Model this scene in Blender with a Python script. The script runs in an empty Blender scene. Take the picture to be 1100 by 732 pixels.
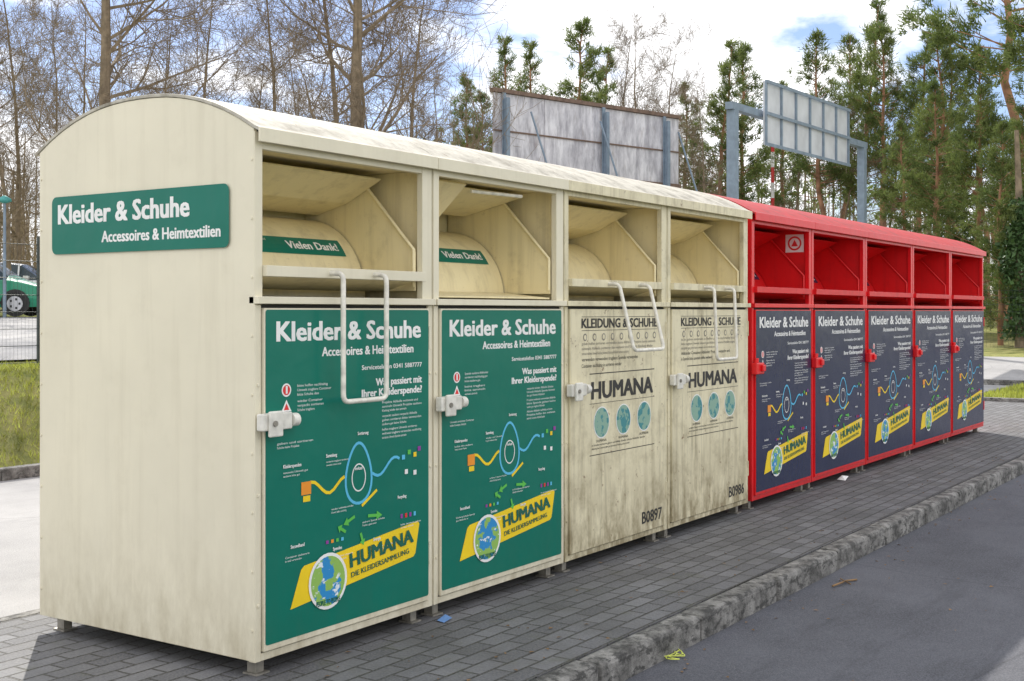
import bpy, math, random
from mathutils import Vector, Matrix
random.seed(7)
R=math.radians
scene=bpy.context.scene
COL=scene.collection
F=1320.0; CX=-3.56; CY=-3.65; EYE=1.5
FW=(math.cos(R(33.8)),math.sin(R(33.8))); RT=(FW[1],-FW[0])
def place(px,Z):
    X=(px-550)/F*Z
    return CX+X*RT[0]+Z*FW[0], CY+X*RT[1]+Z*FW[1]
def sm(a,b,x):
    t=max(0,min(1,(x-a)/(b-a))); return t*t*(3-2*t)
def H(x,y):
    z=-.16
    z+=sm(6.3,9,y)*1.0
    if y>9: z+=min(1.6,.03*(y-9))
    if x>22: z+=min(1.4,.055*(x-22))
    return z

# ---------------------------------------------------------------- materials
def newmat(name):
    m=bpy.data.materials.new(name); m.use_nodes=True
    nt=m.node_tree; b=nt.nodes['Principled BSDF']
    return m,nt,b
def N(nt,t,**kw):
    n=nt.nodes.new(t)
    for k,v in kw.items():
        if hasattr(n,k): setattr(n,k,v)
        else: n.inputs[k].default_value=v
    return n
def pos(nt,scale=(1,1,1)):
    g=N(nt,'ShaderNodeNewGeometry'); m=N(nt,'ShaderNodeMapping'); m.inputs['Scale'].default_value=scale
    nt.links.new(g.outputs['Position'],m.inputs['Vector']); return m.outputs['Vector']
def noise(nt,vec,scale,detail=4,rough=.55):
    n=N(nt,'ShaderNodeTexNoise'); n.inputs['Scale'].default_value=scale; n.inputs['Detail'].default_value=min(5,detail); n.inputs['Roughness'].default_value=rough
    nt.links.new(vec,n.inputs['Vector']); return n.outputs['Fac']
def mr(nt,val,a,b,c=0,d=1):
    n=N(nt,'ShaderNodeMapRange'); n.inputs[1].default_value=a;n.inputs[2].default_value=b;n.inputs[3].default_value=c;n.inputs[4].default_value=d
    nt.links.new(val,n.inputs[0]); return n.outputs[0]
def mix(nt,f,a,b):
    n=N(nt,'ShaderNodeMix',data_type='RGBA')
    if isinstance(f,float): n.inputs[0].default_value=f
    else: nt.links.new(f,n.inputs[0])
    for i,c in ((6,a),(7,b)):
        if isinstance(c,tuple): n.inputs[i].default_value=(c[0],c[1],c[2],1)
        else: nt.links.new(c,n.inputs[i])
    return n.outputs[2]
def math_(nt,op,a,b):
    n=N(nt,'ShaderNodeMath',operation=op)
    for i,c in ((0,a),(1,b)):
        if isinstance(c,(int,float)): n.inputs[i].default_value=c
        else: nt.links.new(c,n.inputs[i])
    return n.outputs[0]
def bump(nt,b,h,strength=.2,dist=.01):
    n=N(nt,'ShaderNodeBump'); n.inputs['Strength'].default_value=strength; n.inputs['Distance'].default_value=dist
    nt.links.new(h,n.inputs['Height']); nt.links.new(n.outputs[0],b.inputs['Normal'])
def plain(name,c,rough=.5,var=.12,vs=6,metal=0):
    m,nt,b=newmat(name)
    v=noise(nt,pos(nt),vs,2)
    d=tuple(x*(1-var) for x in c); l=tuple(min(1,x*(1+var)) for x in c)
    nt.links.new(mix(nt,mr(nt,v,.3,.7),d,l),b.inputs['Base Color'])
    b.inputs['Roughness'].default_value=rough; b.inputs['Metallic'].default_value=metal
    return m
def paint(name,c,dirtc,dirt=.3,rough=.45,streak=.3,low=.5,rust=0,spec=.5,th=.55,bmp=.25):
    m,nt,b=newmat(name)
    base=mix(nt,mr(nt,noise(nt,pos(nt),2.0,4),.3,.7),tuple(x*.94 for x in c),tuple(min(1,x*1.03) for x in c))
    st=mr(nt,noise(nt,pos(nt,(14,14,.9)),1.0,5,.6),.50,.78,0,streak)
    bl=mr(nt,noise(nt,pos(nt),5.5,5,.7),th,.78,0,dirt)
    g=N(nt,'ShaderNodeNewGeometry'); s=N(nt,'ShaderNodeSeparateXYZ'); nt.links.new(g.outputs['Position'],s.inputs[0])
    lo=mr(nt,s.outputs['Z'],.85,.05,0,1)
    lo=math_(nt,'MULTIPLY',math_(nt,'POWER',lo,2.0),mr(nt,noise(nt,pos(nt,(3,3,1.2)),4,5,.7),.33,.68,0,low))
    f=math_(nt,'ADD',math_(nt,'ADD',st,bl),lo); f=math_(nt,'MINIMUM',f,.85)
    col=mix(nt,f,base,dirtc)
    if rust:
        col=mix(nt,mr(nt,noise(nt,pos(nt),17,5,.75),.63,.69,0,rust),col,(.18,.09,.04))
        col=mix(nt,mr(nt,noise(nt,pos(nt,(26,26,1.4)),1.0,5,.7),.56,.72,0,rust*.6),col,(.16,.125,.065))
    nt.links.new(col,b.inputs['Base Color'])
    b.inputs['Roughness'].default_value=rough; b.inputs['Specular IOR Level'].default_value=spec
    bump(nt,b,noise(nt,pos(nt),3.0,3),bmp,.02)
    return m
M={}
M['cream']=paint('cream_paint',(.79,.735,.57),(.34,.28,.16),.10,.42,.16,.55)
M['creamold']=paint('old_cream_paint',(.79,.72,.50),(.23,.18,.09),.5,.5,.5,1.2,.85,th=.48)
M['roofcream']=paint('weathered_roof',(.56,.53,.45),(.14,.12,.08),.9,.7,.3,0,.9,th=.44)
M['roofred']=paint('weathered_red_roof',(.50,.03,.03),(.12,.05,.04),.7,.6,.3,0,.3,th=.47)
M['creamin']=paint('cream_inner',(.87,.76,.47),(.28,.21,.10),.3,.5,.3,.1,.15)
M['red']=paint('red_paint',(.80,.010,.016),(.14,.02,.02),.15,.33,.15,.4)
M['redin']=paint('red_inner',(.74,.010,.014),(.1,.01,.01),.2,.42,.2,.2)
M['green']=paint('green_poster',(.002,.17,.12),(.04,.13,.09),.10,.30,.1,.3,spec=.3,bmp=.4)
M['navy']=paint('navy_poster',(.026,.034,.082),(.05,.06,.08),.15,.26,.1,.3,spec=.32,bmp=.4)
M['white']=plain('white_print',(.85,.85,.83),.5,.05)
M['whitepaint']=plain('white_latch',(.74,.72,.65),.4,.14,22)
M['yellow']=plain('yellow_print',(.90,.64,.01),.45,.06)
M['dgreen']=plain('dark_green_print',(.005,.12,.08),.5,.05)
M['lgreen']=plain('light_green_print',(.10,.50,.07),.5,.05)
M['lblue']=plain('light_blue_print',(.10,.50,.76),.5,.05)
M['purple']=plain('purple_print',(.28,.04,.33),.5,.05)
M['orange']=plain('orange_print',(.85,.30,.02),.5,.05)
M['rprint']=plain('red_print',(.7,.03,.03),.5,.05)
M['black']=plain('black_print',(.03,.028,.025),.55,.2)
M['fade']=plain('faded_print',(.26,.24,.20),.6,.3,20)
M['dark']=plain('dark_gap',(.03,.03,.03),.8,.1)
M['tube']=plain('painted_tube',(.78,.75,.66),.35,.18,25)
M['steel']=plain('galvanised_leg',(.30,.28,.24),.5,.3,20,.4)
def globe(name,s,a,b_,cl=True):
    m,nt,b=newmat(name)
    v=noise(nt,pos(nt),s,3,.5)
    c=mix(nt,mr(nt,v,.47,.50),a,b_)
    if cl: c=mix(nt,mr(nt,noise(nt,pos(nt,(1,1,1.7)),24,3,.5),.60,.66),c,(.8,.85,.85))
    nt.links.new(c,b.inputs['Base Color']); b.inputs['Roughness'].default_value=.5
    return m
M['globe']=globe('globe_print',16,(.02,.26,.58),(.28,.50,.10))
M['globe2']=globe('faded_globe_print',22,(.05,.25,.27),(.25,.42,.33),False)

# ---------------------------------------------------------------- builder
class MB:
    def __init__(s): s.v=[];s.f=[];s.m=[];s.mats=[];s.sm=[]
    def mi(s,mat):
        if mat not in s.mats: s.mats.append(mat)
        return s.mats.index(mat)
    def add(s,vs,fs,mat,smooth=False):
        o=len(s.v); s.v.extend([tuple(p) for p in vs]); i=s.mi(mat)
        for f in fs: s.f.append(tuple(o+k for k in f)); s.m.append(i); s.sm.append(smooth)
    def box(s,x0,x1,y0,y1,z0,z1,mat):
        vs=[(x,y,z) for x in (x0,x1) for y in (y0,y1) for z in (z0,z1)]
        s.add(vs,[(0,1,3,2),(4,6,7,5),(0,4,5,1),(2,3,7,6),(0,2,6,4),(1,5,7,3)],mat)
    def prism(s,poly,x0,x1,mat):
        n=len(poly); vs=[(x0,a,b) for a,b in poly]+[(x1,a,b) for a,b in poly]
        fs=[tuple(range(n))[::-1],tuple(range(n,2*n))]+[(i,(i+1)%n,n+(i+1)%n,n+i) for i in range(n)]
        s.add(vs,fs,mat)
    def slab(s,path,th,x0,x1,mat,smooth=False):
        n=len(path); off=[]
        for i in range(n):
            a=path[max(0,i-1)]; b=path[min(n-1,i+1)]
            dy=b[0]-a[0]; dz=b[1]-a[1]; l=math.hypot(dy,dz)
            off.append((path[i][0]-dz/l*th,path[i][1]+dy/l*th))
        poly=path+off[::-1]
        s.prism(poly,x0,x1,mat)
    def tube(s,pts,r,mat,n=10,closed=False):
        pts=[Vector(p) for p in pts]; rings=[]; k=len(pts)
        up=None
        for i,p in enumerate(pts):
            a=pts[i-1] if i>0 else pts[0]; b=pts[i+1] if i<k-1 else pts[-1]
            t=(b-a).normalized()
            if up is None:
                up=Vector((0,0,1)) if abs(t.z)<.9 else Vector((1,0,0))
            u=(up-t*up.dot(t)); u.normalize(); w=t.cross(u); up=u
            rr=r[i] if isinstance(r,(list,tuple)) else r
            rings.append([p+(u*math.cos(q)+w*math.sin(q))*rr for q in [2*math.pi*j/n for j in range(n)]])
        vs=[q for rg in rings for q in rg]
        fs=[(i*n+j,i*n+(j+1)%n,(i+1)*n+(j+1)%n,(i+1)*n+j) for i in range(k-1) for j in range(n)]
        s.add(vs,fs,mat,True)
        s.add(rings[0],[tuple(range(n))],mat); s.add(rings[-1],[tuple(range(n))],mat)
    def obj(s,name,parent=None,loc=(0,0,0),bevel=0,mesh=None):
        me=bpy.data.meshes.new(name); me.from_pydata(s.v,[],s.f)
        for m in s.mats: me.materials.append(M[m] if isinstance(m,str) else m)
        me.polygons.foreach_set('material_index',s.m); me.polygons.foreach_set('use_smooth',s.sm); me.update()
        o=bpy.data.objects.new(name,me); COL.objects.link(o); o.location=loc
        if parent: o.parent=parent
        if bevel:
            b=o.modifiers.new('bevel','BEVEL'); b.width=bevel; b.segments=2; b.limit_method='ANGLE'; b.angle_limit=R(40)
        return o
def empty(name,loc=(0,0,0)):
    e=bpy.data.objects.new(name,None); COL.objects.link(e); e.location=loc; e.empty_display_size=.2; return e
def roundpath(pts,r,n=5):
    pts=[Vector(p) for p in pts]; out=[pts[0]]
    for i in range(1,len(pts)-1):
        a=(pts[i-1]-pts[i]).normalized(); b=(pts[i+1]-pts[i]).normalized()
        p0=pts[i]+a*r; p1=pts[i]+b*r
        for k in range(n+1):
            t=k/n; out.append(p0*(1-t)**2+pts[i]*2*t*(1-t)+p1*t*t)
    out.append(pts[-1]); return out
_tc={}
def tgeom(txt):
    k=txt
    if k in _tc: return _tc[k]
    c=bpy.data.curves.new('t','FONT'); c.body=txt; c.size=1; c.resolution_u=2; c.fill_mode='FRONT'
    o=bpy.data.objects.new('t',c); COL.objects.link(o)
    dg=bpy.context.evaluated_depsgraph_get(); dg.update()
    me=bpy.data.meshes.new_from_object(o.evaluated_get(dg))
    vs=[(v.co.x,v.co.y) for v in me.vertices]; fs=[tuple(p.vertices) for p in me.polygons]
    bpy.data.objects.remove(o); bpy.data.curves.remove(c); bpy.data.meshes.remove(me)
    mx=max(v[0] for v in vs); mn=min(v[0] for v in vs)
    _tc[k]=([(x-mn,y) for x,y in vs],fs,mx-mn); return _tc[k]
class PR:
    def __init__(s,mb,fn): s.mb=mb; s.fn=fn
    def poly(s,pts,mat,l=0): s.mb.add([s.fn(u,v,l) for u,v in pts],[tuple(range(len(pts)))],mat)
    def rect(s,u0,v0,u1,v1,mat,l=0): s.poly([(u0,v0),(u1,v0),(u1,v1),(u0,v1)],mat,l)
    def rrect(s,u0,v0,u1,v1,r,mat,l=0):
        p=[]
        for cx,cy,a in ((u1-r,v1-r,0),(u0+r,v1-r,90),(u0+r,v0+r,180),(u1-r,v0+r,270)):
            for k in range(5): q=R(a+k*22.5); p.append((cx+r*math.cos(q),cy+r*math.sin(q)))
        s.poly(p,mat,l)
    def disk(s,u,v,r,mat,l=0,ry=None): 
        ry=ry or r
        s.poly([(u+r*math.cos(2*math.pi*k/28),v+ry*math.sin(2*math.pi*k/28)) for k in range(28)],mat,l)
    def stroke(s,pts,w,mat,l=0):
        n=len(pts); L=[];Rr=[]
        for i in range(n):
            a=pts[max(0,i-1)]; b=pts[min(n-1,i+1)]; dx=b[0]-a[0];dy=b[1]-a[1];q=math.hypot(dx,dy) or 1
            L.append((pts[i][0]-dy/q*w/2,pts[i][1]+dx/q*w/2)); Rr.append((pts[i][0]+dy/q*w/2,pts[i][1]-dx/q*w/2))
        s.mb.add([s.fn(u,v,l) for u,v in L+Rr],[(i,i+1,n+i+1,n+i) for i in range(n-1)],mat)
    def text(s,t,u,v,cap,mat,l=1,width=None,xs=.85,al='l',bold=0,rot=0):
        vs,fs,w=tgeom(t); sy=cap/.70; sx=sy*xs
        if width: sx=width/w
        off={'l':0,'c':-w*sx/2,'r':-w*sx}[al]; c=math.cos(rot); q=math.sin(rot)
        B=bold*cap*1.25
        for k,(ox,oy) in enumerate([(0,0)] if not bold else [(-B,-B*.4),(B,-B*.4),(-B,B*.4),(B,B*.4),(0,0)]):
            out=[]
            for x,y in vs:
                a=x*sx+off+ox; b=y*sy+oy; out.append(s.fn(u+a*c-b*q,v+a*q+b*c,l+.17*k))
            s.mb.add(out,fs,mat)
    def para(s,u,v,w,lines,cap,mat,l=1,lead=1.7):
        words="Altkleider und Schuhe gut verpackt in den Container geben saubere tragbare Kleidung Projekte weltweit Spende Umwelt sammeln sortieren wieder verwenden nachhaltig helfen bitte keine Abfaelle".split()
        for i in range(lines):
            t=' '.join(random.choice(words) for _ in range(max(2,int(w/(cap*6.2)))))
            s.text(t,u,v-i*cap*lead,cap,mat,l,width=w*random.uniform(.86,1) if i<lines-1 else w*.6)

def poster(base,w,h,seed=0):
    random.seed(seed)
    mb=MB(); p=PR(mb,lambda u,v,l:(u,-.0006*l,v))
    p.rrect(0,0,w,h,.012,base,0)
    k=w/1.08
    hum='dgreen'
    p.text('Kleider & Schuhe',w*.5,h-.130,.082,'white',width=w*.88,al='c',bold=.045)
    p.text('Accessoires & Heimtextilien',w*.60,h-.200,.039,'white',width=w*.58,al='c',bold=.04)
    p.text('Servicetelefon 0341 5887777',w*.95,h-.27,.021,'white',width=w*.40,al='r',bold=.03)
    p.text('Was passiert mit',w*.95,h-.345,.033,'white',width=w*.31,al='r',bold=.05)
    p.text('Ihrer Kleiderspende?',w*.95,h-.392,.033,'white',width=w*.40,al='r',bold=.05)
    for i in range(3): p.para(w*.68,h-.43-i*.062,w*.27,3,.011,'white')
    p.para(w*.06,h-.56,w*.2,2,.010,'white')
    p.disk(w*.11,h-.335,.028,'white',1); p.disk(w*.11,h-.335,.021,'rprint',2); p.rect(w*.11-.005,h-.35,w*.11+.006,h-.318,'white',3)
    p.poly([(w*.11-.03,h-.425),(w*.11+.03,h-.425),(w*.11,h-.375)],'white',1); p.poly([(w*.11-.016,h-.418),(w*.11+.016,h-.418),(w*.11,h-.39)],'rprint',2)
    p.para(w*.17,h-.325,w*.20,3,.011,'white'); p.para(w*.17,h-.39,w*.16,3,.011,'white')
    cx=w*.53; cy=h-.73
    loop=[(cx+.085*k*math.cos(t)*(1-.25*math.sin(t)),cy+.135*math.sin(t)) for t in [R(-100+i*12) for i in range(31)]]
    p.stroke(loop,.013,'lblue',2)
    inner=[(cx+.045*k*math.cos(t),cy+.06*math.sin(t)-.02) for t in [R(i*12) for i in range(31)]]
    p.stroke(inner,.006,'white',2)
    wav=[(w*.20+i*w*.022,cy-.035-.0*i+.03*math.sin(i*.7)) for i in range(12)]
    p.stroke(wav,.014,'yellow',3)
    wav=[(cx+.09*k+i*w*.018,cy-.01+.004*i-.025*math.sin(i*.6)) for i in range(11)]
    p.stroke(wav,.013,'lblue',4)
    wav=[(cx+.02*k+i*w*.016,cy-.15+.01*i) for i in range(7)]
    p.stroke(wav,.013,'yellow',3)
    p.rect(w*.19,cy-.055,w*.245,cy+.0,'orange',4); p.rect(w*.20,cy-.085,w*.24,cy-.06,'yellow',4)
    for (a,b,c) in ((.86,.06,'lgreen'),(.90,.045,'yellow'),(.93,.07,'purple'),(.84,-.03,'white'),(.9,-.04,'white'),(.82,.04,'lblue')):
        p.rect(w*a-.012,cy+b-.011,w*a+.011,cy+b+.011,c,5)
    def arrow(x,y,ang,c,L=.08):
        pts=[(0,-.007),(L*.6,-.007),(L*.6,-.02),(L,0),(L*.6,.02),(L*.6,.007),(0,.007)]
        p.poly([(x+a*math.cos(ang)-b*math.sin(ang),y+a*math.sin(ang)+b*math.cos(ang)) for a,b in pts],c,6)
    arrow(cx-.03,cy-.19,R(200),'lgreen'); arrow(cx+.06,cy-.20,R(-5),'lgreen',.10); arrow(cx-.09,cy-.25,R(150),'lgreen',.06); arrow(cx+.01,cy-.27,R(-70),'lgreen',.06)
    for (a,b,t) in ((.09,.07,'Kleiderspenden'),(.33,.09,'Sammlung'),(.52,.17,'Sortierung'),(.50,.015,'Verkauf'),(.78,-.15,'Recycling'),(.13,-.27,'Secondhand'),(.37,-.32,'Spenden'),(.62,-.32,'Energie')):
        p.text(t,w*a,cy+b,.015,'white',l=7,xs=.8,bold=.03)
    for (a,b) in ((.09,.055),(.33,.075),(.55,-.22),(.10,-.30),(.36,-.345),(.62,-.345),(.80,-.27),(.36,-.135)):
        p.para(w*a,cy+b-.008,w*.15,2,.0085,'white',7)
    for i in range(4): p.rect(w*(.33+i*.03),cy-.285,w*(.345+i*.03),cy-.27,('purple','orange','lgreen','lblue')[i],5)
    for i in range(4): p.rect(w*(.80+i*.03),cy-.245,w*(.815+i*.03),cy-.225,('purple','rprint','purple','lblue')[i],5)
    th=R(6); bx,by=w*.13,.12
    def ro(a,b): return (bx+a*math.cos(th)-b*math.sin(th),by+a*math.sin(th)+b*math.cos(th))
    L=w*.82
    p.poly([ro(a,b) for a,b in ((0,0),(L*.93,0),(L*.95,.012),(L,.145),(L*.985,.16),(.10,.16),(.08,.148))],'yellow',3)
    gx,gy=ro(.235*k,.055)
    p.disk(gx,gy,.122,'white',8); p.disk(gx,gy,.108,'globe',9)
    x,y=ro(.385*k,.072); p.text('HUMANA',x,y,.062,hum,l=8,width=L*.50,bold=.06,rot=th)
    x,y=ro(.385*k,.026); p.text('DIE KLEIDERSAMMLUNG',x,y,.024,hum,l=8,width=L*.46,rot=th,bold=.02)
    p.text('PEOPLE TO PEOPLE',gx,gy-.10,.022,'dgreen',l=10,width=.15,al='c',bold=.04)
    return mb

D=1.41; ZB=.075; ZE=2.245
def arch(y,base=ZE,rise=.185):
    t=abs((y-D/2)/(D/2)); return base+rise*(1-t**2.3)
def bin_(x0,x1,kind,idx):
    w=x1-x0-.012
    e=empty('clothing_donation_bin',(x0+.006,0,0))
    red=kind=='red'; old=kind=='old'
    c='red' if red else ('creamold' if old else 'cream'); ci='redin' if red else 'creamin'
    b=MB()
    pl,prr=(.05,.05) if red else (.045,.075)
    zt=2.165
    ze=ZE
    prof=[(0.0,ZB),(0.0,ze)]+[(y,arch(y)-.0) for y in [D*i/16 for i in range(17)]][1:-1]+[(D,ze),(D,ZB)]
    b.prism(prof,0,.02,c); b.prism(prof,w-.02,w,c)
    path=[(D*i/18,arch(D*i/18)+.002) for i in range(19)]
    path=[(-.035,arch(0)-.012)]+path+[(D+.03,arch(0)-.012)]
    b.slab(path,.014,-.004,w+.004,'roofred' if red else 'roofcream')
    b.box(-.0045,w+.0045,-.040,-.030,ze-.055,ze+.003,c)
    b.box(.02,w-.02,D-.02,D-.002,ZB,ze,c); b.box(.02,w-.02,.01,D-.03,ZB,ZB+.02,c)
    b.box(.001,pl,-.004,.03,1.53,ze-.01,c); b.box(w-prr,w-.001,-.004,.03,1.53,ze-.01,c)
    b.box(pl+.001,w-prr-.001,-.002,.03,zt,ze-.012,c)
    b.box(.022,w-.022,.004,.03,ZB+.002,1.528,'dark')
    fs=.035
    b.box(.001,fs,-.006,.03,ZB-.004,1.528,c); b.box(w-fs,w-.001,-.006,.03,ZB-.004,1.528,c)
    b.box(fs+.001,w-fs-.001,-.006,.03,ZB-.003,ZB+.028,c)
    b.box(fs+.006,w-fs-.006,-.018,.003,ZB+.034,1.515,c)
    b.box(.0,w,-.03,.028,1.532,1.562,c); b.box(pl,w-prr,.0285,.12,1.535,1.555,c)
    xl=.022; xr=w-.022
    b.box(xl,xr,.76,.775,1.5,2.235,ci); b.box(xl,xr,.031,.755,zt+.02,zt+.032,ci)
    for xx in (xl,xr-.004): b.box(xx,xx+.004,.031,.758,1.5,zt+.019,ci)
    b.box(xl+.005,xr-.005,.125,.755,1.50,1.512,'dark')
    ch=[(.0,1.60),(.0,1.79),(.05,1.84),(.36,2.15),(.75,2.15),(.75,1.60)]
    for xx in (pl+.004,w-prr-.012):
        b.prism([(y+.032,z) for y,z in ch[:3]]+[(y,z) for y,z in ch[3:5]]+[(.75,1.60)],xx,xx+.008,ci)
    for xx in (pl+.012,w-prr-.018):
        b.tube([(xx,.036,1.62),(xx,.036,1.80),(xx,.085,1.85),(xx,.36,2.145)],.009,ci,6)
    yc,zc,r=.74,1.57,.40
    dp=[(yc-r*math.cos(R(a)),zc+r*math.sin(R(a))) for a in range(0,91,6)]
    dx0,dx1=pl+.014,w-prr-.02
    vs=[(dx0,y,z) for y,z in dp]+[(dx1,y,z) for y,z in dp]; n=len(dp)
    b.add(vs,[(i,i+1,n+i+1,n+i) for i in range(n-1)],ci,True)
    if kind=='up':
        b.slab([(.10,2.16),(.30,1.98)],.012,dx0,dx0+.36,ci); b.slab([(.20,2.155),(.62,2.06)],.01,dx0+.38,dx1,ci)
        b.tube([(dx0+.40,.10,2.13),(dx0+.80,.05,2.13)],.010,'tube')
        b.box(dx0+.02,dx0+.36,.34,.352,1.98,2.16,ci)
    else:
        b.slab([(.66,2.00),(.46,2.05),(.24,2.155)],.01,dx0,dx1,ci)
    if kind!='up':
        b.box(pl+.002,w-prr-.002,-.028,.02,1.645,1.69,c if not red else ci)
        b.slab([(.0205,1.648),(.20,1.60),(.335,1.60)],.008,dx0,dx1,ci)
    else:
        b.slab([(.03,1.57),(.335,1.60)],.008,dx0,dx1,ci)
    for zz in (.3,.75,1.2): 
        for xx in (.018,w-.018): b.box(xx-.006,xx+.006,-.011,-.005,zz-.006,zz+.006,c)
    for zz in (.28,1.32): b.tube([(w-fs-.002,-.018,zz),(w-fs-.002,-.018,zz+.11)],.009,c,8)
    b.obj('body',e,bevel=.003)
    g=MB()
    for xx in (.06,w-.10):
        for yy in (.05,D-.10):
            g.box(xx,xx+.045,yy,yy+.006,-.0,ZB+.01,'steel'); g.box(xx,xx+.006,yy+.0065,yy+.05,-.0,ZB+.01,'steel'); g.box(xx-.015,xx+.06,yy-.02,yy+.06,.0005,.008,'steel')
    g.obj('legs',e)
    lb=MB()
    def dm(u,v,l):
        a=R(30)+v/r; rr=r+.0025+.0006*l
        return (dx0+u,yc-rr*math.cos(a),zc+rr*math.sin(a))
    p=PR(lb,dm); lm='navy' if red else ('green' if kind in('new','up') else 'cream')
    W=dx1-dx0-.06
    if not old:
        nseg=4
        for i in range(nseg): p.rect(.02,.10*i/nseg,W*.98,.10*(i+1)/nseg,lm,0)
        p.text('Vielen Dank!',W*.94,.03,.045,'white',l=3,al='r',bold=.04,width=W*.36)
        p.para(W*.05,.07,W*.46,2,.014,'white',3)
    lb.obj('drum_label',e) if lb.v else None
    l=MB(); lz=1.01 if not red else 1.03
    if red:
        l.box(-.05,.10,-.065,-.02,lz,lz+.085,'red'); l.box(.03,.085,-.085,-.0655,lz+.02,lz+.07,'red'); l.tube([(.0,-.04,lz+.086),(.0,-.04,lz+.12)],.02,'red')
    else:
        l.box(-.005,.165,-.058,-.019,lz+.005,lz+.075,'whitepaint'); l.box(.02,.095,-.075,-.0585,lz-.02,lz+.085,'whitepaint')
        l.tube([(.17,-.040,lz+.04),(.205,-.040,lz+.04)],.028,'whitepaint',14); l.tube([(.045,-.0755,lz+.035),(.045,-.082,lz+.035)],.012,'steel',10)
    l.obj('latch',e,bevel=.006)
    hp=None
    if idx==0: hp=(.43,.72,-.10,1.11,-.10)
    if idx==2: hp=(.47,.86,-.10,1.27,-.20)
    if idx==3: hp=(.52,.86,-.10,1.17,-.12)
    if hp:
        a,bb,y1,zb2,y2=hp; h=MB()
        pts=[(a,-.028,1.668),(a,y1,1.665),(a,y2,zb2),(bb,y2,zb2),(bb,y1,1.665),(bb,-.028,1.668)]
        h.tube(roundpath(pts,.035),.0115,'tube',10)
        h.obj('hopper_handle',e)
    pw=w-2*(fs+.012) ; ph=1.375
    if not old:
        if kind=='red': pm=poster('navy',pw,ph,idx)
        else: pm=poster('green',pw,ph,idx)
        pm.obj('poster',e,loc=(fs+.012,-.0195,1.508-ph))
        if idx==4:
            s=MB(); q=PR(s,lambda u,v,l:(w-.0275-.0006*l,u,v))
            q.rect(.05,2.00,.21,2.15,'white',0); q.disk(.13,2.075,.06,'rprint',1); q.disk(.13,2.075,.045,'white',2); q.poly([(.10,2.05),(.16,2.05),(.13,2.105)],'rprint',3)
            s.obj('sticker',e)
    else:
        t=MB(); p=PR(t,lambda u,v,l:(u,-.0188-.0005*l,v))
        p.text('KLEIDUNG & SCHUHE',w*.5,1.405,.055,'black',width=w*.74,al='c',bold=.05)
        p.rect(w*.13,1.468,w*.87,1.471,'black'); p.rect(w*.13,1.388,w*.87,1.391,'black')
        for i in range(9): p.disk(w*(.16+i*.085),1.35,.022,'fade',1); p.disk(w*(.16+i*.085),1.35,.014,c,2)
        p.para(w*.13,1.305,w*.74,3,.017,'fade',1); p.para(w*.13,1.21,w*.62,2,.022,'black',1)
        p.rect(w*.20,1.13,w*.84,1.136,'black')
        p.text('HUMANA',w*.52,.985,.10,'black',width=w*.60,al='c',bold=.06)
        p.rect(w*.20,.955,w*.84,.958,'black'); p.rect(w*.20,.65,w*.84,.655,'black'); 
        for i in range(3):
            gx=w*(.31+i*.21); p.disk(gx,.84,.095,'white',1); p.disk(gx,.84,.088,'globe2',2); p.text('HUMANA',gx,.725,.016,'black',width=.12,al='c')
        p.para(w*.22,.705,w*.6,2,.012,'black',1)
        p.text('B0897' if idx==2 else 'B0986',w*.92,.16,.075,'black',al='r',width=.27,bold=.03)
        t.obj('print',e)
    return e
XS=[0,1.193,2.418,3.72,5.06]; XR=[5.125,6.40,7.82,9.37,10.89,12.47]
kinds=['new','up','old','old']
bins=[bin_(XS[i],XS[i+1],kinds[i],i) for i in range(4)]
for i in range(5): bins.append(bin_(XR[i],XR[i+1],'red',4+i))
s=MB(); p=PR(s,lambda u,v,l:(-.008-.0006*l,1.306-u,v))
p.rrect(0,1.765,1.171,2.03,.03,'green',0)
p.text('Kleider & Schuhe',.05,1.905,.088,'white',width=.88,bold=.045)
p.text('Accessoires & Heimtextilien',1.12,1.812,.050,'white',width=.76,al='r',bold=.04)
s.obj('side_sign',bins[0])
s=MB()
for yy in (.012,D-.012):
    for k in range(9): s.tube([(.0,yy,.2+k*.24),(-.004,yy,.2+k*.24)],.006,'cream',8)
s.obj('side_rivets',bins[0])

# ---------------------------------------------------------------- ground materials
def m_asphalt(name,a,bb,crack=.55):
    m,nt,b=newmat(name)
    f=noise(nt,pos(nt),120,3,.7); g=noise(nt,pos(nt),.7,5,.65)
    c=mix(nt,mr(nt,f,.38,.66),a,bb); c=mix(nt,mr(nt,g,.35,.7,0,.5),c,tuple(x*1.45 for x in bb))
    c=mix(nt,mr(nt,noise(nt,pos(nt,(.5,2,1)),2.3,5,.7),.55,.75,0,.5),c,tuple(x*.75 for x in a))
    cr=N(nt,'ShaderNodeTexVoronoi',feature='DISTANCE_TO_EDGE'); cr.inputs['Scale'].default_value=.35
    wv=N(nt,'ShaderNodeVectorMath',operation='ADD'); nz=N(nt,'ShaderNodeTexNoise'); nz.inputs['Scale'].default_value=2.5; nz.inputs['Detail'].default_value=5
    nt.links.new(pos(nt),wv.inputs[0]); nt.links.new(nz.outputs['Color'],wv.inputs[1]); nt.links.new(wv.outputs[0],cr.inputs['Vector'])
    c=mix(nt,mr(nt,cr.outputs['Distance'],0,.004,crack,0),c,tuple(x*.5 for x in a))
    nt.links.new(c,b.inputs['Base Color']); b.inputs['Roughness'].default_value=.85
    bump(nt,b,f,.7,.008); return m
M['asphalt']=m_asphalt('asphalt',(.042,.044,.052),(.125,.128,.145),.35)
M['asphalt2']=m_asphalt('old_asphalt',(.24,.236,.236),(.36,.352,.345))
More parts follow.
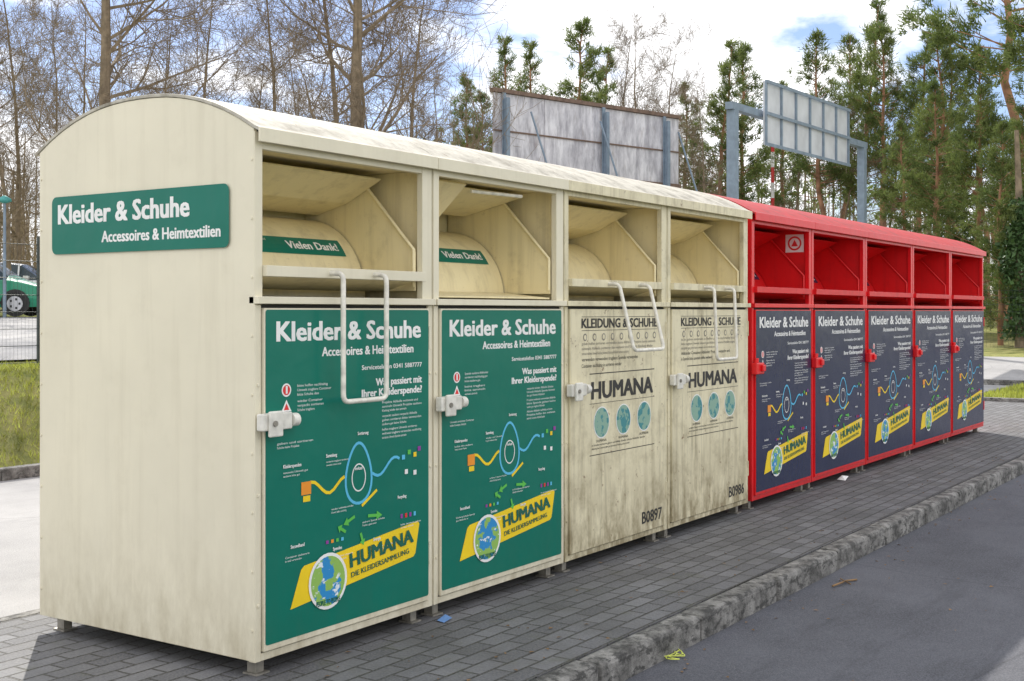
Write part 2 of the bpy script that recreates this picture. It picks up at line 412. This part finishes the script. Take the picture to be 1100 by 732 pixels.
def m_pavers():
    m,nt,b=newmat('concrete_pavers')
    br=N(nt,'ShaderNodeTexBrick'); br.inputs['Scale'].default_value=1; br.inputs['Brick Width'].default_value=.2; br.inputs['Row Height'].default_value=.1
    br.inputs['Mortar Size'].default_value=.007; br.inputs['Mortar Smooth'].default_value=.3; br.inputs['Bias'].default_value=-.1
    br.inputs['Color1'].default_value=(.095,.096,.104,1); br.inputs['Color2'].default_value=(.185,.186,.195,1); br.inputs['Mortar'].default_value=(.028,.026,.02,1)
    wob=N(nt,'ShaderNodeTexNoise'); wob.inputs['Scale'].default_value=1.2
    sc=N(nt,'ShaderNodeVectorMath',operation='SCALE'); sc.inputs['Scale'].default_value=.03; nt.links.new(wob.outputs['Color'],sc.inputs[0]); nt.links.new(pos(nt),wob.inputs['Vector'])
    ad=N(nt,'ShaderNodeVectorMath',operation='ADD'); nt.links.new(pos(nt),ad.inputs[0]); nt.links.new(sc.outputs[0],ad.inputs[1]); nt.links.new(ad.outputs[0],br.inputs['Vector'])
    c=mix(nt,mr(nt,noise(nt,pos(nt),90,3),.4,.7,0,.5),br.outputs['Color'],(.27,.265,.26))
    c=mix(nt,mr(nt,noise(nt,pos(nt),1.6,5,.65),.42,.68,0,.55),c,(.075,.073,.068))
    c=mix(nt,mr(nt,noise(nt,pos(nt),4,5,.7),.56,.75,0,.45),c,(.10,.105,.055))
    nt.links.new(c,b.inputs['Base Color']); b.inputs['Roughness'].default_value=.8
    h=math_(nt,'ADD',math_(nt,'MULTIPLY',br.outputs['Fac'],-1.0),math_(nt,'MULTIPLY',noise(nt,pos(nt),50,3),.3))
    bump(nt,b,h,1,.012); return m
M['pavers']=m_pavers()
def m_kerb():
    m,nt,b=newmat('kerb_concrete')
    c=mix(nt,mr(nt,noise(nt,pos(nt),5,5,.75),.38,.62),(.085,.082,.076),(.31,.30,.28))
    c=mix(nt,mr(nt,noise(nt,pos(nt,(1,1,2)),13,5,.75),.50,.60,0,.85),c,(.04,.039,.036))
    nt.links.new(c,b.inputs['Base Color']); b.inputs['Roughness'].default_value=.85
    bump(nt,b,noise(nt,pos(nt),25,5,.7),.8,.015); return m
M['kerb']=m_kerb()
def m_grass():
    m,nt,b=newmat('grass_ground')
    c=mix(nt,mr(nt,noise(nt,pos(nt),3,5,.7),.35,.65),(.18,.24,.035),(.44,.42,.12))
    c=mix(nt,mr(nt,noise(nt,pos(nt),.15,5),.4,.6,0,.5),c,(.22,.18,.08))
    nt.links.new(c,b.inputs['Base Color']); b.inputs['Roughness'].default_value=.95
    bump(nt,b,noise(nt,pos(nt),40,5,.8),1,.04); return m
M['grass']=m_grass()
def sheet(name,xs,ys,zf,mat):
    mb=MB(); nx,ny=len(xs),len(ys)
    mb.add([(x,y,zf(x,y)) for x in xs for y in ys],[(i*ny+j,(i+1)*ny+j,(i+1)*ny+j+1,i*ny+j+1) for i in range(nx-1) for j in range(ny-1)],mat,True)
    return mb.obj(name)
def rng(a,b,n): return [a+(b-a)*i/n for i in range(n+1)]
gx=[-700,-300,-100,-60]+rng(-40,60,50)+[70,90,130,200,400,800]
gy=[-700,-300,-100,-40,-20,-10,-5,0,4]+rng(6,9.5,14)+rng(10,40,15)+[50,62,63,80,120,200,400,800]
sheet('ground',gx,gy,H,'grass')
sheet('road',[-60,0,10,22]+rng(23,50,14)+[90],[-9,-1.06],lambda x,y:H(x,-2)+.04,'asphalt')
sheet('parking_lot',[-30,0,23],[1.7,6.22],lambda x,y:-.008,'asphalt2')
sheet('back_road',rng(-30,60,45),rng(10,25,8),lambda x,y:H(x,y)+.03,'asphalt2')
sheet('side_road',rng(23.2,30,5),[-1.05,0,2,4,6]+rng(6.3,9.8,10),lambda x,y:H(x,y)+.05,'asphalt2')
mb=MB(); mb.box(-30,18,-.925,1.70,-.3,0,'pavers'); mb.obj('pavement')
mb=MB(); 
x=-12
random.seed(3)
while x<18:
    j=random.uniform(-.006,.006); mb.box(x,x+.988,-1.06+j,-.93,-.3,.004+j*.7,'kerb'); x+=1.0
o=mb.obj('kerb',bevel=.022)
mb=MB(); x=-12
while x<23: mb.box(x,x+.992,6.2,6.32,-.3,.10,'kerb'); x+=1
mb.obj('kerb',bevel=.012)
mb=MB(); x=-12
while x<23: mb.box(x,x+.992,1.703,1.78,-.3,.004,'kerb'); x+=1
mb.obj('kerb_edging',bevel=.006)
mb=MB(); mb.box(18.15,22.9,-1.0,1.60,-.3,.02,'grass'); mb.obj('grass_verge')
mb=MB(); mb.box(18.0,18.12,-.92,1.69,-.3,.06,'kerb'); mb.box(22.95,23.1,-1.0,6,-.3,.10,'kerb'); mb.obj('kerb',bevel=.01)
M['blade']=plain('grass_blades',(.40,.44,.07),.8,.5,3)
mb=MB()
for i in range(16000):
    x=random.uniform(1.5,8.5); y=random.uniform(6.35,9.6)
    z=H(x,y); h=random.uniform(.03,.09); a=random.uniform(0,6.28); w=.006; lx,ly=random.gauss(0,.04),random.gauss(0,.04)
    mb.add([(x-w*math.cos(a),y-w*math.sin(a),z-.01),(x+w*math.cos(a),y+w*math.sin(a),z-.01),(x+lx,y+ly,z+h)],[(0,1,2)],'blade')
for i in range(6000):
    x=random.uniform(18.2,22.8); y=random.uniform(-.9,1.6); z=.015; h=random.uniform(.04,.10); a=random.uniform(0,6.28); w=.01
    mb.add([(x-w*math.cos(a),y-w*math.sin(a),z),(x+w*math.cos(a),y+w*math.sin(a),z),(x+random.gauss(0,.03),y,z+h)],[(0,1,2)],'blade')
mb.obj('grass')
M['leaf']=plain('dry_leaves',(.20,.12,.055),.8,.5,8)
mb=MB()
for i in range(520):
    x=random.uniform(-3,16)
    y=random.choice([random.gauss(-.75,.15),random.uniform(-.9,.1),random.gauss(-1.2,.08),random.uniform(-4,-1.1)])
    if -1.08<y<-.92: continue
    z=.004 if y>-1 else -.116; a=random.uniform(0,6.28); s_=random.uniform(.006,.018)
    ca,sa=math.cos(a)*s_,math.sin(a)*s_
    mb.add([(x+ca,y+sa,z+.001),(x-sa*.6,y+ca*.6,z+random.uniform(.002,.008)),(x-ca,y-sa,z+.001),(x+sa*.6,y-ca*.6,z+.003)],[(0,1,2,3)],'leaf')
mb.obj('fallen_leaves')
def ground_pt(px,py,z=0):
    Z=F*(EYE-z)/(py-335); x,y=place(px,Z); return x,y
M['rope']=plain('rope',(.55,.60,.12),.7,.2)
mb=MB(); cx,cy=ground_pt(720,706,-.12); pts=[]
for i in range(60):
    t=i*.35; pts.append((cx+.10*math.sin(t)*math.cos(t*.37)+.03*math.sin(t*2.3),cy+.06*math.cos(t*.9)+.03*math.cos(t*1.7),-.108+.006*abs(math.sin(t))))
mb.tube(pts,.003,'rope',5); mb.obj('discarded_rope')
M['litterb']=plain('litter_blue',(.15,.3,.6),.5,.3); 
mb=MB(); x,y=ground_pt(477,670); mb.add([(x,y,.004),(x+.08,y+.01,.010),(x+.09,y+.06,.018),(x+.01,y+.05,.006)],[(0,1,2,3)],'litterb'); mb.obj('litter')
x,y=ground_pt(908,517); mb=MB(); mb.add([(x,y,.004),(x+.12,y+.01,.03),(x+.12,y+.09,.018),(x+.01,y+.08,.006),(x+.06,y+.05,.04)],[(0,1,4),(1,2,4),(2,3,4),(3,0,4)],'white'); mb.obj('litter')
x,y=ground_pt(905,628,-.12); mb=MB(); mb.tube([(x-.12,y+.02,-.11),(x-.04,y-.01,-.10),(x+.05,y+.0,-.108),(x+.14,y-.04,-.112)],.006,'leaf',5); mb.tube([(x,y-.05,-.112),(x+.08,y+.04,-.105)],.004,'leaf',5); mb.obj('fallen_twig')

# ---------------------------------------------------------------- fences
M['fence']=plain('fence_steel',(.03,.045,.04),.5,.1)
def fence(p0,p1,h,pitch,name='mesh_fence'):
    mb=MB(); v=Vector((p1[0]-p0[0],p1[1]-p0[1])); L=v.length; v/=L
    P=lambda d:(p0[0]+v.x*d,p0[1]+v.y*d)
    d=0
    while d<L:
        x,y=P(d); z=H(x,y); mb.box(x-.03,x+.03,y-.02,y+.02,z-.2,z+h+.05,'fence'); d+=2.5
    n=int(L/pitch)
    for i in range(n):
        x,y=P(i*pitch); z=H(x,y); mb.add([(x-.0035,y-.003,z+.04),(x+.0035,y+.003,z+.04),(x+.0035,y+.003,z+h),(x-.0035,y-.003,z+h)],[(0,1,2,3)],'fence')
    k=.05
    while k<=h:
        seg=int(L/2.5)
        for i in range(seg):
            a=P(i*2.5); b=P(i*2.5+2.5); mb.tube([(a[0],a[1]-.008,H(*a)+k),(b[0],b[1]-.008,H(*b)+k)],.004,'fence',4)
        k+=.2
    mb.obj(name)
fence((-2,9.2),(18,9.2),1.5,.05)
fence((32,-12),(34,22),1.8,.1)

# ---------------------------------------------------------------- trees
M['bark']=plain('bark_brown',(.22,.17,.115),.9,.35,5)
M['pinebark']=plain('pine_bark',(.34,.18,.105),.9,.35,3)
def m_needle(name,a,b2,tl=.4):
    m,nt,b=newmat(name)
    g=N(nt,'ShaderNodeNewGeometry')
    f=noise(nt,pos(nt),.9,3,.6)
    c=mix(nt,mr(nt,f,.35,.65),a,b2)
    c=mix(nt,mr(nt,g.outputs['Random Per Island'],0,1,0,.5),c,tuple(x*1.5 for x in b2))
    nt.links.new(c,b.inputs['Base Color']); b.inputs['Roughness'].default_value=.6
    if tl:
        tr=N(nt,'ShaderNodeBsdfTranslucent'); nt.links.new(c,tr.inputs[0]); ms=N(nt,'ShaderNodeMixShader'); ms.inputs[0].default_value=tl
        out=[n for n in nt.nodes if n.type=='OUTPUT_MATERIAL'][0]
        nt.links.new(b.outputs[0],ms.inputs[1]); nt.links.new(tr.outputs[0],ms.inputs[2]); nt.links.new(ms.outputs[0],out.inputs[0])
    return m
M['needle']=m_needle('pine_needles',(.065,.11,.03),(.155,.19,.052),.48)
M['ivy']=m_needle('ivy_leaves',(.02,.055,.015),(.05,.10,.025),0)
M['twigmass']=m_needle('brown_twigs',(.14,.105,.065),(.24,.18,.11),0)
def seg(mb,a,b,r0,r1,n,mat):
    t=(b-a).normalized(); u=t.orthogonal().normalized(); w=t.cross(u); vs=[]
    for p_,r in ((a,r0),(b,r1)):
        for j in range(n): q=2*math.pi*j/n; vs.append(p_+(u*math.cos(q)+w*math.sin(q))*r)
    mb.add(vs,[(j,(j+1)%n,n+(j+1)%n,n+j) for j in range(n)],mat)
def rv(s=1): return Vector((random.gauss(0,s),random.gauss(0,s),random.gauss(0,s)))
def branch(mb,p,d,L,r,lev,mat,maxl=4):
    ns=4 if lev<3 else 3
    kids=[0,6,5,4,0][lev] if lev<maxl else 0
    step=L/ns; 
    for i in range(ns):
        d=(d+rv(.13)+Vector((0,0,.08))).normalized(); q=p+d*step
        r0=r*(1-.8*i/ns); r1=r*(1-.8*(i+1)/ns)
        seg(mb,p,q,max(r0,.006),max(r1,.004),4 if lev<2 else 3,mat)
        if kids:
            for k in range(int(kids/ns+random.random()+.3)):
                ax=d.orthogonal().normalized(); ax.rotate(Matrix.Rotation(random.uniform(0,6.28),3,d)); a=R(random.uniform(25,60))
                nd=(d*math.cos(a)+ax*math.sin(a)).normalized(); pp=p.lerp(q,random.random())
                branch(mb,pp,nd,L*random.uniform(.42,.68),max(r0*.5,.006),lev+1,mat,maxl)
        p=q
def bare_mesh(seed,h,r,mat,nl=20,spread=1.0):
    random.seed(seed); mb=MB(); p=Vector((0,0,-.3)); d=Vector((0,0,1)); n=12
    for i in range(n):
        d=(d+Vector((random.gauss(0,.05),random.gauss(0,.05),.1))).normalized(); q=p+d*h/n
        r0=r*(1-.88*i/n); r1=r*(1-.88*(i+1)/n); seg(mb,p,q,r0,r1,8,mat)
        if i>=2:
            for k in range(int(nl/10+random.random())):
                az=random.uniform(0,6.28); el=R(random.uniform(15,55)); nd=Vector((math.cos(az)*math.cos(el),math.sin(az)*math.cos(el),math.sin(el)))
                branch(mb,p.lerp(q,random.random()),nd,spread*h*random.uniform(.22,.36)*(1-.45*i/n),r0*.42,1,mat)
        p=q
    return mb
def pine_mesh(seed,h,crown=.3,spread=2.6,tuft=.32,ntr=26,droop=0.0,step=.55,dens=3.4,wob=.07):
    random.seed(seed); mb=MB(); pts=[]; x=y=0
    for i in range(11):
        pts.append((x,y,-.3+h*i/10)); x+=random.gauss(0,wob); y+=random.gauss(0,wob)
    mb.tube(pts,[.17*h/13*(1-.93*i/10)+.01 for i in range(11)],'pinebark',8)
    def ax(z):
        t=max(0,min(.999,z/h))*10; i=int(t); a=Vector(pts[i]); b=Vector(pts[i+1]); return a.lerp(b,t-i)
    z=h*crown
    while z<h*.99:
        t=(z/h-crown)/(1-crown); Lm=spread*((1-t)**.75)*(.55+.45*min(1,t*4+.35))
        for k in range(random.choice((3,4,5))):
            if random.random()<.12: continue
            az=random.uniform(0,6.28); el=R(random.uniform(-5,30)+25*t-droop)
            L=Lm*random.uniform(.55,1.15)+.15
            d=Vector((math.cos(az)*math.cos(el),math.sin(az)*math.cos(el),math.sin(el))); p=ax(z+random.uniform(-.2,.2))
            a=p
            nn=3; ends=[p]
            for s_ in range(nn):
                d=(d+rv(.10)+Vector((0,0,.06))).normalized(); q=a+d*L/nn; seg(mb,a,q,.03*(1-.3*s_),.03*(1-.3*(s_+1)),3,'pinebark'); a=q; ends.append(q)
            nc=max(2,int(L*dens))
            for c in range(nc):
                u=random.uniform(.25,1.05)**.7*nn; i=min(nn-1,int(u)); cp=ends[i].lerp(ends[i+1],u-i)+rv(.16*min(1,L)); cd=(ends[i+1]-ends[i]).normalized()
                for j in range(ntr):
                    dd=(rv(1).normalized()+cd*.8+Vector((0,0,.35))).normalized(); sd=dd.cross(rv(1)).normalized()*tuft*.07
                    o=cp+rv(.09); mb.add([o-sd,o+sd,o+dd*tuft*random.uniform(.6,1.1)],[(0,1,2)],'needle')
        z+=step*random.uniform(.7,1.25)*(1-.4*t)
    return mb
def inst(name,src,px,Z,sc=1,rot=None):
    x,y=place(px,Z)
    o=bpy.data.objects.new(name,src); COL.objects.link(o); o.location=(x,y,H(x,y)); o.rotation_euler=(0,0,random.uniform(0,6.28) if rot is None else rot); o.scale=(sc,sc,sc*random.uniform(.95,1.06)); return o
def to_mesh(mb,name):
    o=mb.obj(name); me=o.data; bpy.data.objects.remove(o); return me
bm=[to_mesh(bare_mesh(11,15,.22,'bark',26),'bare_tree_mesh'),to_mesh(bare_mesh(12,14,.13,'bark',19,.8),'bare_tree_mesh'),to_mesh(bare_mesh(14,13,.10,'bark',15,.7),'bare_tree_mesh')]
pm=[to_mesh(pine_mesh(s,13,c,2.4,dens=3.8,step=.50,wob=.12),'pine_mesh') for s,c in ((21,.40),(22,.30),(25,.36))]
pb=[to_mesh(pine_mesh(31,13,.12,3.3,.30,26,6,.45,4.0),'big_pine_mesh'),to_mesh(pine_mesh(35,16,.50,4.4,.32,30,4,.45,4.2,.22),'tall_pine_mesh')]
random.seed(5)
for px,Z,sc,k in ((-20,40,.95,1),(8,36,.8,2),(22,44,.85,1),(62,48,.9,2),(90,54,.9,1),(122,33,1.05,0),(150,58,.8,2),(180,50,.9,2),(215,44,.85,1),(262,54,.85,2),(300,44,.95,1),(335,52,.9,2),(362,37,1.0,1),(388,35,1.1,0),(438,46,.95,1),(470,56,.75,2),(655,58,.9,2),(690,56,.95,2),(712,60,.8,1),(735,56,.7,2),(760,54,.7,2),(852,58,.7,2),(905,56,.7,2),(955,54,.7,2)):
    inst('bare_tree',bm[k],px,Z,sc)
for px,Z,sc in ((500,64,.82),(520,66,.78),(548,58,.93),(574,62,.98),(622,58,1.0),(640,64,.93),(745,64,.8),(772,60,.97),(800,62,1.0),(850,64,.86),(885,56,.93),(905,60,.95),(928,56,.98),(952,54,.92),(980,52,.86),(1005,48,.82),(1030,50,.80),(1060,47,.78)):
    inst('pine_tree',pm[random.randrange(3)],px,Z,sc)
for px,Z,sc,k in ((975,44,.52,0),(1012,42,.60,0),(1045,40,.64,0),(1075,36,.50,0),(1105,36,.55,0),(1078,43,1.2,1),(1140,38,.9,0),(1190,34,.95,1)):
    inst('pine_tree',pb[k],px,Z,sc)
random.seed(9)
mb=MB()
for i in range(430):
    px=random.uniform(-260,1400); Z=random.uniform(66,92); x,y=place(px,Z); z0=H(x,y)
    pine=random.random()<(.05 if px<470 else .45); h=random.uniform(5,9) if px<470 else random.uniform(6,9.8)
    seg(mb,Vector((x,y,z0-.5)),Vector((x+random.gauss(0,.4),y,z0+h)),.10,.03,4,'bark')
    for k in range(90):
        t=random.random(); rr=1.7*(1-t*.6); q=Vector((x+random.gauss(0,rr*.5),y+random.gauss(0,rr*.5),z0+h*(.25 if pine else .05)+t*h*.8))
        if pine: 
            for _ in range(2): a,b=rv(.32),rv(.10); mb.add([q,q+a,q+a*.5+b],[(0,1,2)],'needle')
        else: a=rv(1).normalized()*random.uniform(.5,1.1); a.z=abs(a.z); b=rv(.03); mb.add([q,q+a,q+b],[(0,1,2)],'twigmass')
mb.obj('distant_forest')
mb=MB()
for i in range(120):
    px=random.uniform(-200,1200); Z=random.uniform(42,54); x,y=place(px,Z); z0=H(x,y); h=random.uniform(1.6,3.8)
    for k in range(80):
        q=Vector((x+random.gauss(0,.9),y+random.gauss(0,.9),z0+random.random()*h*.7)); a=rv(.35); a.z=abs(a.z)+.5; b=rv(.03)
        mb.add([q,q+b,q+a*random.uniform(.6,1.3)],[(0,1,2)],'twigmass')
mb.obj('distant_shrubs')
x,y=place(1096,35); mb=MB(); z0=H(x,y); mb.tube([(0,0,-.2),(0.05,0,3),(.0,.1,6.2)],[.16,.13,.06],'bark',8)
for i in range(5200):
    z=random.uniform(.3,4.2); a=random.uniform(0,6.28); r=random.uniform(.10,.46)*(1+.35*math.sin(z*2.3+a)); q=Vector((r*math.cos(a),r*math.sin(a),z)); aa,b=rv(.05),rv(.05); mb.add([q,q+aa,q+aa+b,q+b],[(0,1,2,3)],'ivy')
mb.obj('ivy_covered_tree',loc=(x,y,z0))

# ---------------------------------------------------------------- billboard back
def m_weather():
    m,nt,b=newmat('weathered_panel')
    c=mix(nt,mr(nt,noise(nt,pos(nt,(3,3,.8)),1.4,5,.7),.35,.65),(.36,.35,.39),(.76,.75,.79))
    c=mix(nt,mr(nt,noise(nt,pos(nt,(2,2,.5)),2,5,.7),.58,.78,0,.6),c,(.24,.17,.13))
    nt.links.new(c,b.inputs['Base Color']); b.inputs['Roughness'].default_value=.8; return m
M['weather']=m_weather()
M['brownwood']=plain('brown_frame',(.18,.12,.09),.8,.3)
M['bluesteel']=plain('blue_grey_steel',(.20,.26,.33),.5,.15)
M['panelgrey']=plain('panel_back',(.58,.60,.64),.5,.12,2)
def between(pa,pb,name,build):
    (x0,y0),(x1,y1)=pa,pb; L=math.hypot(x1-x0,y1-y0); mb=MB(); build(mb,L); o=mb.obj(name,loc=(x0,y0,0)); o.rotation_euler=(0,0,math.atan2(y1-y0,x1-x0)); return o
def bb(mb,L):
    n=4
    for i in range(n):
        for j in range(2):
            mb.box(i*L/n+.01,(i+1)*L/n-.01,0,.05,5.65+j*1.06,5.65+(j+1)*1.06-.015,'weather')
    mb.box(-.05,L+.05,-.08,.12,7.77,7.88,'brownwood'); mb.box(-.05,L+.05,-.06,.06,5.50,5.64,'brownwood'); mb.box(0,L,-.04,-.002,6.66,6.70,'brownwood')
    for u in (.04,.55,.90): 
        xx=u*L
        mb.box(xx-.06,xx+.06,-.12,-.085,-.2,7.76,'bluesteel'); mb.box(xx-.06,xx+.06,-.30,-.27,-.2,7.6,'bluesteel'); mb.box(xx-.015,xx+.015,-.269,-.121,-.2,7.6,'bluesteel')
    for u in (.16,.97,.52): mb.tube([(u*L,-.2,7.3),(u*L+.5,-.9,4.5),(u*L+.9,-1.4,2)],.03,'bluesteel',6)
between(place(530,35),place(729,40),'billboard',bb)
def gan(mb,L):
    for xx in (0,L): 
        mb.box(xx-.11,xx+.11,-.11,.11,0,6.42,'bluesteel'); mb.box(xx-.22,xx+.22,-.22,.22,0,1.4,'bluesteel')
    mb.box(-.20,L+.20,-.10,.10,6.425,6.60,'bluesteel')
    a,b_=L*.16,L*.80
    mb.box(a,b_,-.22,-.16,5.72,7.32,'panelgrey')
    for i in range(7):
        xx=a+(b_-a)*i/6; mb.box(xx-.035,xx+.035,-.27,-.222,5.70,7.34,'bluesteel')
    for zz in (5.72,6.5,7.30): mb.box(a-.04,b_+.04,-.30,-.272,zz-.04,zz+.04,'bluesteel')
between(place(787,30),place(926,37),'sign_gantry',gan)
M['rw']=plain('mast_red',(.6,.04,.04),.5,.1)
x,y=place(830,60); mb=MB()
for i in range(12): mb.tube([(0,0,i*.75),(0,0,i*.75+.749)],.09,'rw' if i%2 else 'white',8)
mb.tube([(0,0,-1),(0,0,0)],.1,'rw',8)
mb.obj('striped_mast',loc=(x,y,H(x,y)))
M['teal']=plain('lamp_teal',(.06,.30,.28),.5,.1)
x,y=place(5,32); mb=MB(); mb.tube([(0,0,-.2),(0,0,3.0)],[.05,.035],'bluesteel',8); mb.tube([(0,0,3.0),(0,0,3.05),(0,0,3.12),(0,0,3.2)],[.05,.18,.16,.03],'teal',12); mb.obj('street_lamp',loc=(x,y,H(x,y)))

# ---------------------------------------------------------------- cars
M['glass']=plain('car_glass',(.03,.05,.06),.08,.1)
M['tyre']=plain('tyre',(.02,.02,.02),.8,.1)
M['rim']=plain('rim',(.5,.5,.52),.3,.1,3,.6)
M['carg']=plain('car_green',(.03,.26,.15),.25,.05)
M['carw']=plain('car_silver',(.70,.72,.74),.25,.05)
M['lampr']=plain('tail_lamp',(.5,.01,.01),.3,.05)
def car(px,Z,rot,mat,name='parked_car'):
    x,y=place(px,Z); e=empty(name,(x,y,H(x,y)+.04)); e.rotation_euler=(0,0,rot)
    b=MB()
    st=[(-1.98,.38,.62,.63,.62,.60),(-1.9,.24,.86,.88,.80,.74),(-1.72,.20,.95,1.10,.84,.72),(-1.45,.20,.97,1.40,.86,.66),(-.9,.20,.96,1.49,.87,.66),(-.1,.20,.95,1.51,.87,.67),(.45,.20,.94,1.44,.87,.66),(1.0,.20,.92,1.05,.86,.68),(1.25,.20,.88,.93,.85,.70),(1.75,.22,.76,.79,.82,.66),(1.95,.30,.60,.61,.70,.58)]
    rings=[]
    for (sx,zb,zl,zr,hb,hr) in st:
        half=[(hb*.92,zb),(hb,zb+(zl-zb)*.4),(hb,zl-.03),(hb*.97,zl),(hr,zr-.03),(hr*.8,zr),(0,zr+.015)]
        ring=half+[(-a,z) for a,z in half[:-1][::-1]]
        rings.append([(sx,a,z) for a,z in ring])
    n=13; 
    for i in range(len(st)-1):
        for j in range(n-1):
            m=mat
            if j in (3,8) and 2<=i<=6: m='glass'
            if j in (4,5,6,7) and i in (2,6): m='glass'
            b.add([rings[i][j],rings[i][j+1],rings[i+1][j+1],rings[i+1][j]],[(0,1,2,3)],m,True)
        b.add([rings[i][0],rings[i][12],rings[i+1][12],rings[i+1][0]],[(0,1,2,3)],'tyre')
    for rg in (rings[0],rings[-1]): b.add(rg,[tuple(range(n))],mat)
    for sx in (-.42,.42):
        for sy in (-1,1): b.tube([(sx,sy*.872,.95),(sx-.02,sy*.68,1.46)],.03,mat,6)
    for sy in (-1,1):
        b.box(-1.97,-1.86,sy*.70-.1,sy*.70+.1,.72,.92,'lampr'); b.box(1.80,1.93,sy*.6-.13,sy*.6+.13,.58,.70,'white')
        b.box(.62,.78,sy*.95-.07,sy*.95+.07,.95,1.07,mat); b.box(-1.2,1.2,sy*.868-.012,sy*.868+.012,.30,.36,'tyre')
    b.obj('body',e)
    w=MB()
    for sx in (-1.25,1.22):
        for sy in (-1,1):
            w.tube([(sx,sy*.70,.30),(sx,sy*.875,.30)],.31,'tyre',20); w.tube([(sx,sy*.878,.30),(sx,sy*.885,.30)],.20,'rim',16); w.tube([(sx,sy*.80,.32),(sx,sy*.873,.32)],.36,'dark',20)
            for k in range(5):
                a=k*1.256; w.box(sx+.12*math.cos(a)-.025,sx+.12*math.cos(a)+.025,sy*.887-.002,sy*.887+.002,.30+.12*math.sin(a)-.03,.30+.12*math.sin(a)+.03,'dark')
    w.obj('wheels',e)
car(-26,33,R(-56.2+8),'carg'); car(14,40,R(-56.2+5),'carw'); car(-125,41,R(-50),'carw')

# ---------------------------------------------------------------- light / world / camera
w=bpy.data.worlds.new('World'); scene.world=w; w.use_nodes=True; nt=w.node_tree
bg=nt.nodes['Background']
sky=nt.nodes.new('ShaderNodeTexSky'); sky.sky_type='NISHITA'; sky.sun_disc=False; sky.sun_elevation=R(38); sky.sun_rotation=R(39.7); sky.air_density=1.0; sky.dust_density=.3; sky.ozone_density=2.0
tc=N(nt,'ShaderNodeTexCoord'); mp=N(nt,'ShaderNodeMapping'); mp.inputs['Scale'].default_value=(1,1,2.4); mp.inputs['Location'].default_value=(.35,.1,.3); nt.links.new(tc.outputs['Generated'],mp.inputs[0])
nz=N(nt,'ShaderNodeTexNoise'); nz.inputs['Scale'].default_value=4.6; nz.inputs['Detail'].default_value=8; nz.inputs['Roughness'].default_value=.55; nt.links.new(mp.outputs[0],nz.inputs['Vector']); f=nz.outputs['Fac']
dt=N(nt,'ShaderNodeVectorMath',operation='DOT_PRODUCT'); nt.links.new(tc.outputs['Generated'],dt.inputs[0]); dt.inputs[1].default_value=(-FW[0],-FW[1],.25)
f=math_(nt,'ADD',f,mr(nt,dt.outputs['Value'],-.7,.6,0.045,.13))  # extra bright cloud added behind the camera, unseen, as fill for shaded bin fronts
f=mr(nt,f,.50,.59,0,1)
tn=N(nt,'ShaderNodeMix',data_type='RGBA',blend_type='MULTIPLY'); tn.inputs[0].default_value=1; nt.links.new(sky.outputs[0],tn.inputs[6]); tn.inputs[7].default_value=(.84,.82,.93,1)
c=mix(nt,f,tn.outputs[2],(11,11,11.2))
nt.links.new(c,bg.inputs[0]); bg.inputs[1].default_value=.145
sun=bpy.data.lights.new('sun','SUN'); sun.energy=5; sun.angle=R(.5); sun.color=(1,.95,.87)
so=bpy.data.objects.new('sun',sun); COL.objects.link(so)
el=R(38); d=Vector((.64*math.cos(el),.77*math.cos(el),math.sin(el))); so.rotation_euler=(-d).to_track_quat('-Z','Y').to_euler(); so.location=(5,10,20)
cam=bpy.data.cameras.new('camera'); co=bpy.data.objects.new('camera',cam); COL.objects.link(co)
co.location=(CX,CY,EYE); co.rotation_euler=(R(90),0,R(33.8-90)); cam.lens=43.2; cam.sensor_width=36; cam.shift_y=-31/1100; cam.clip_end=3000; cam.clip_start=.05
scene.camera=co
scene.view_settings.view_transform='Standard'; scene.view_settings.look='None'; scene.view_settings.exposure=0
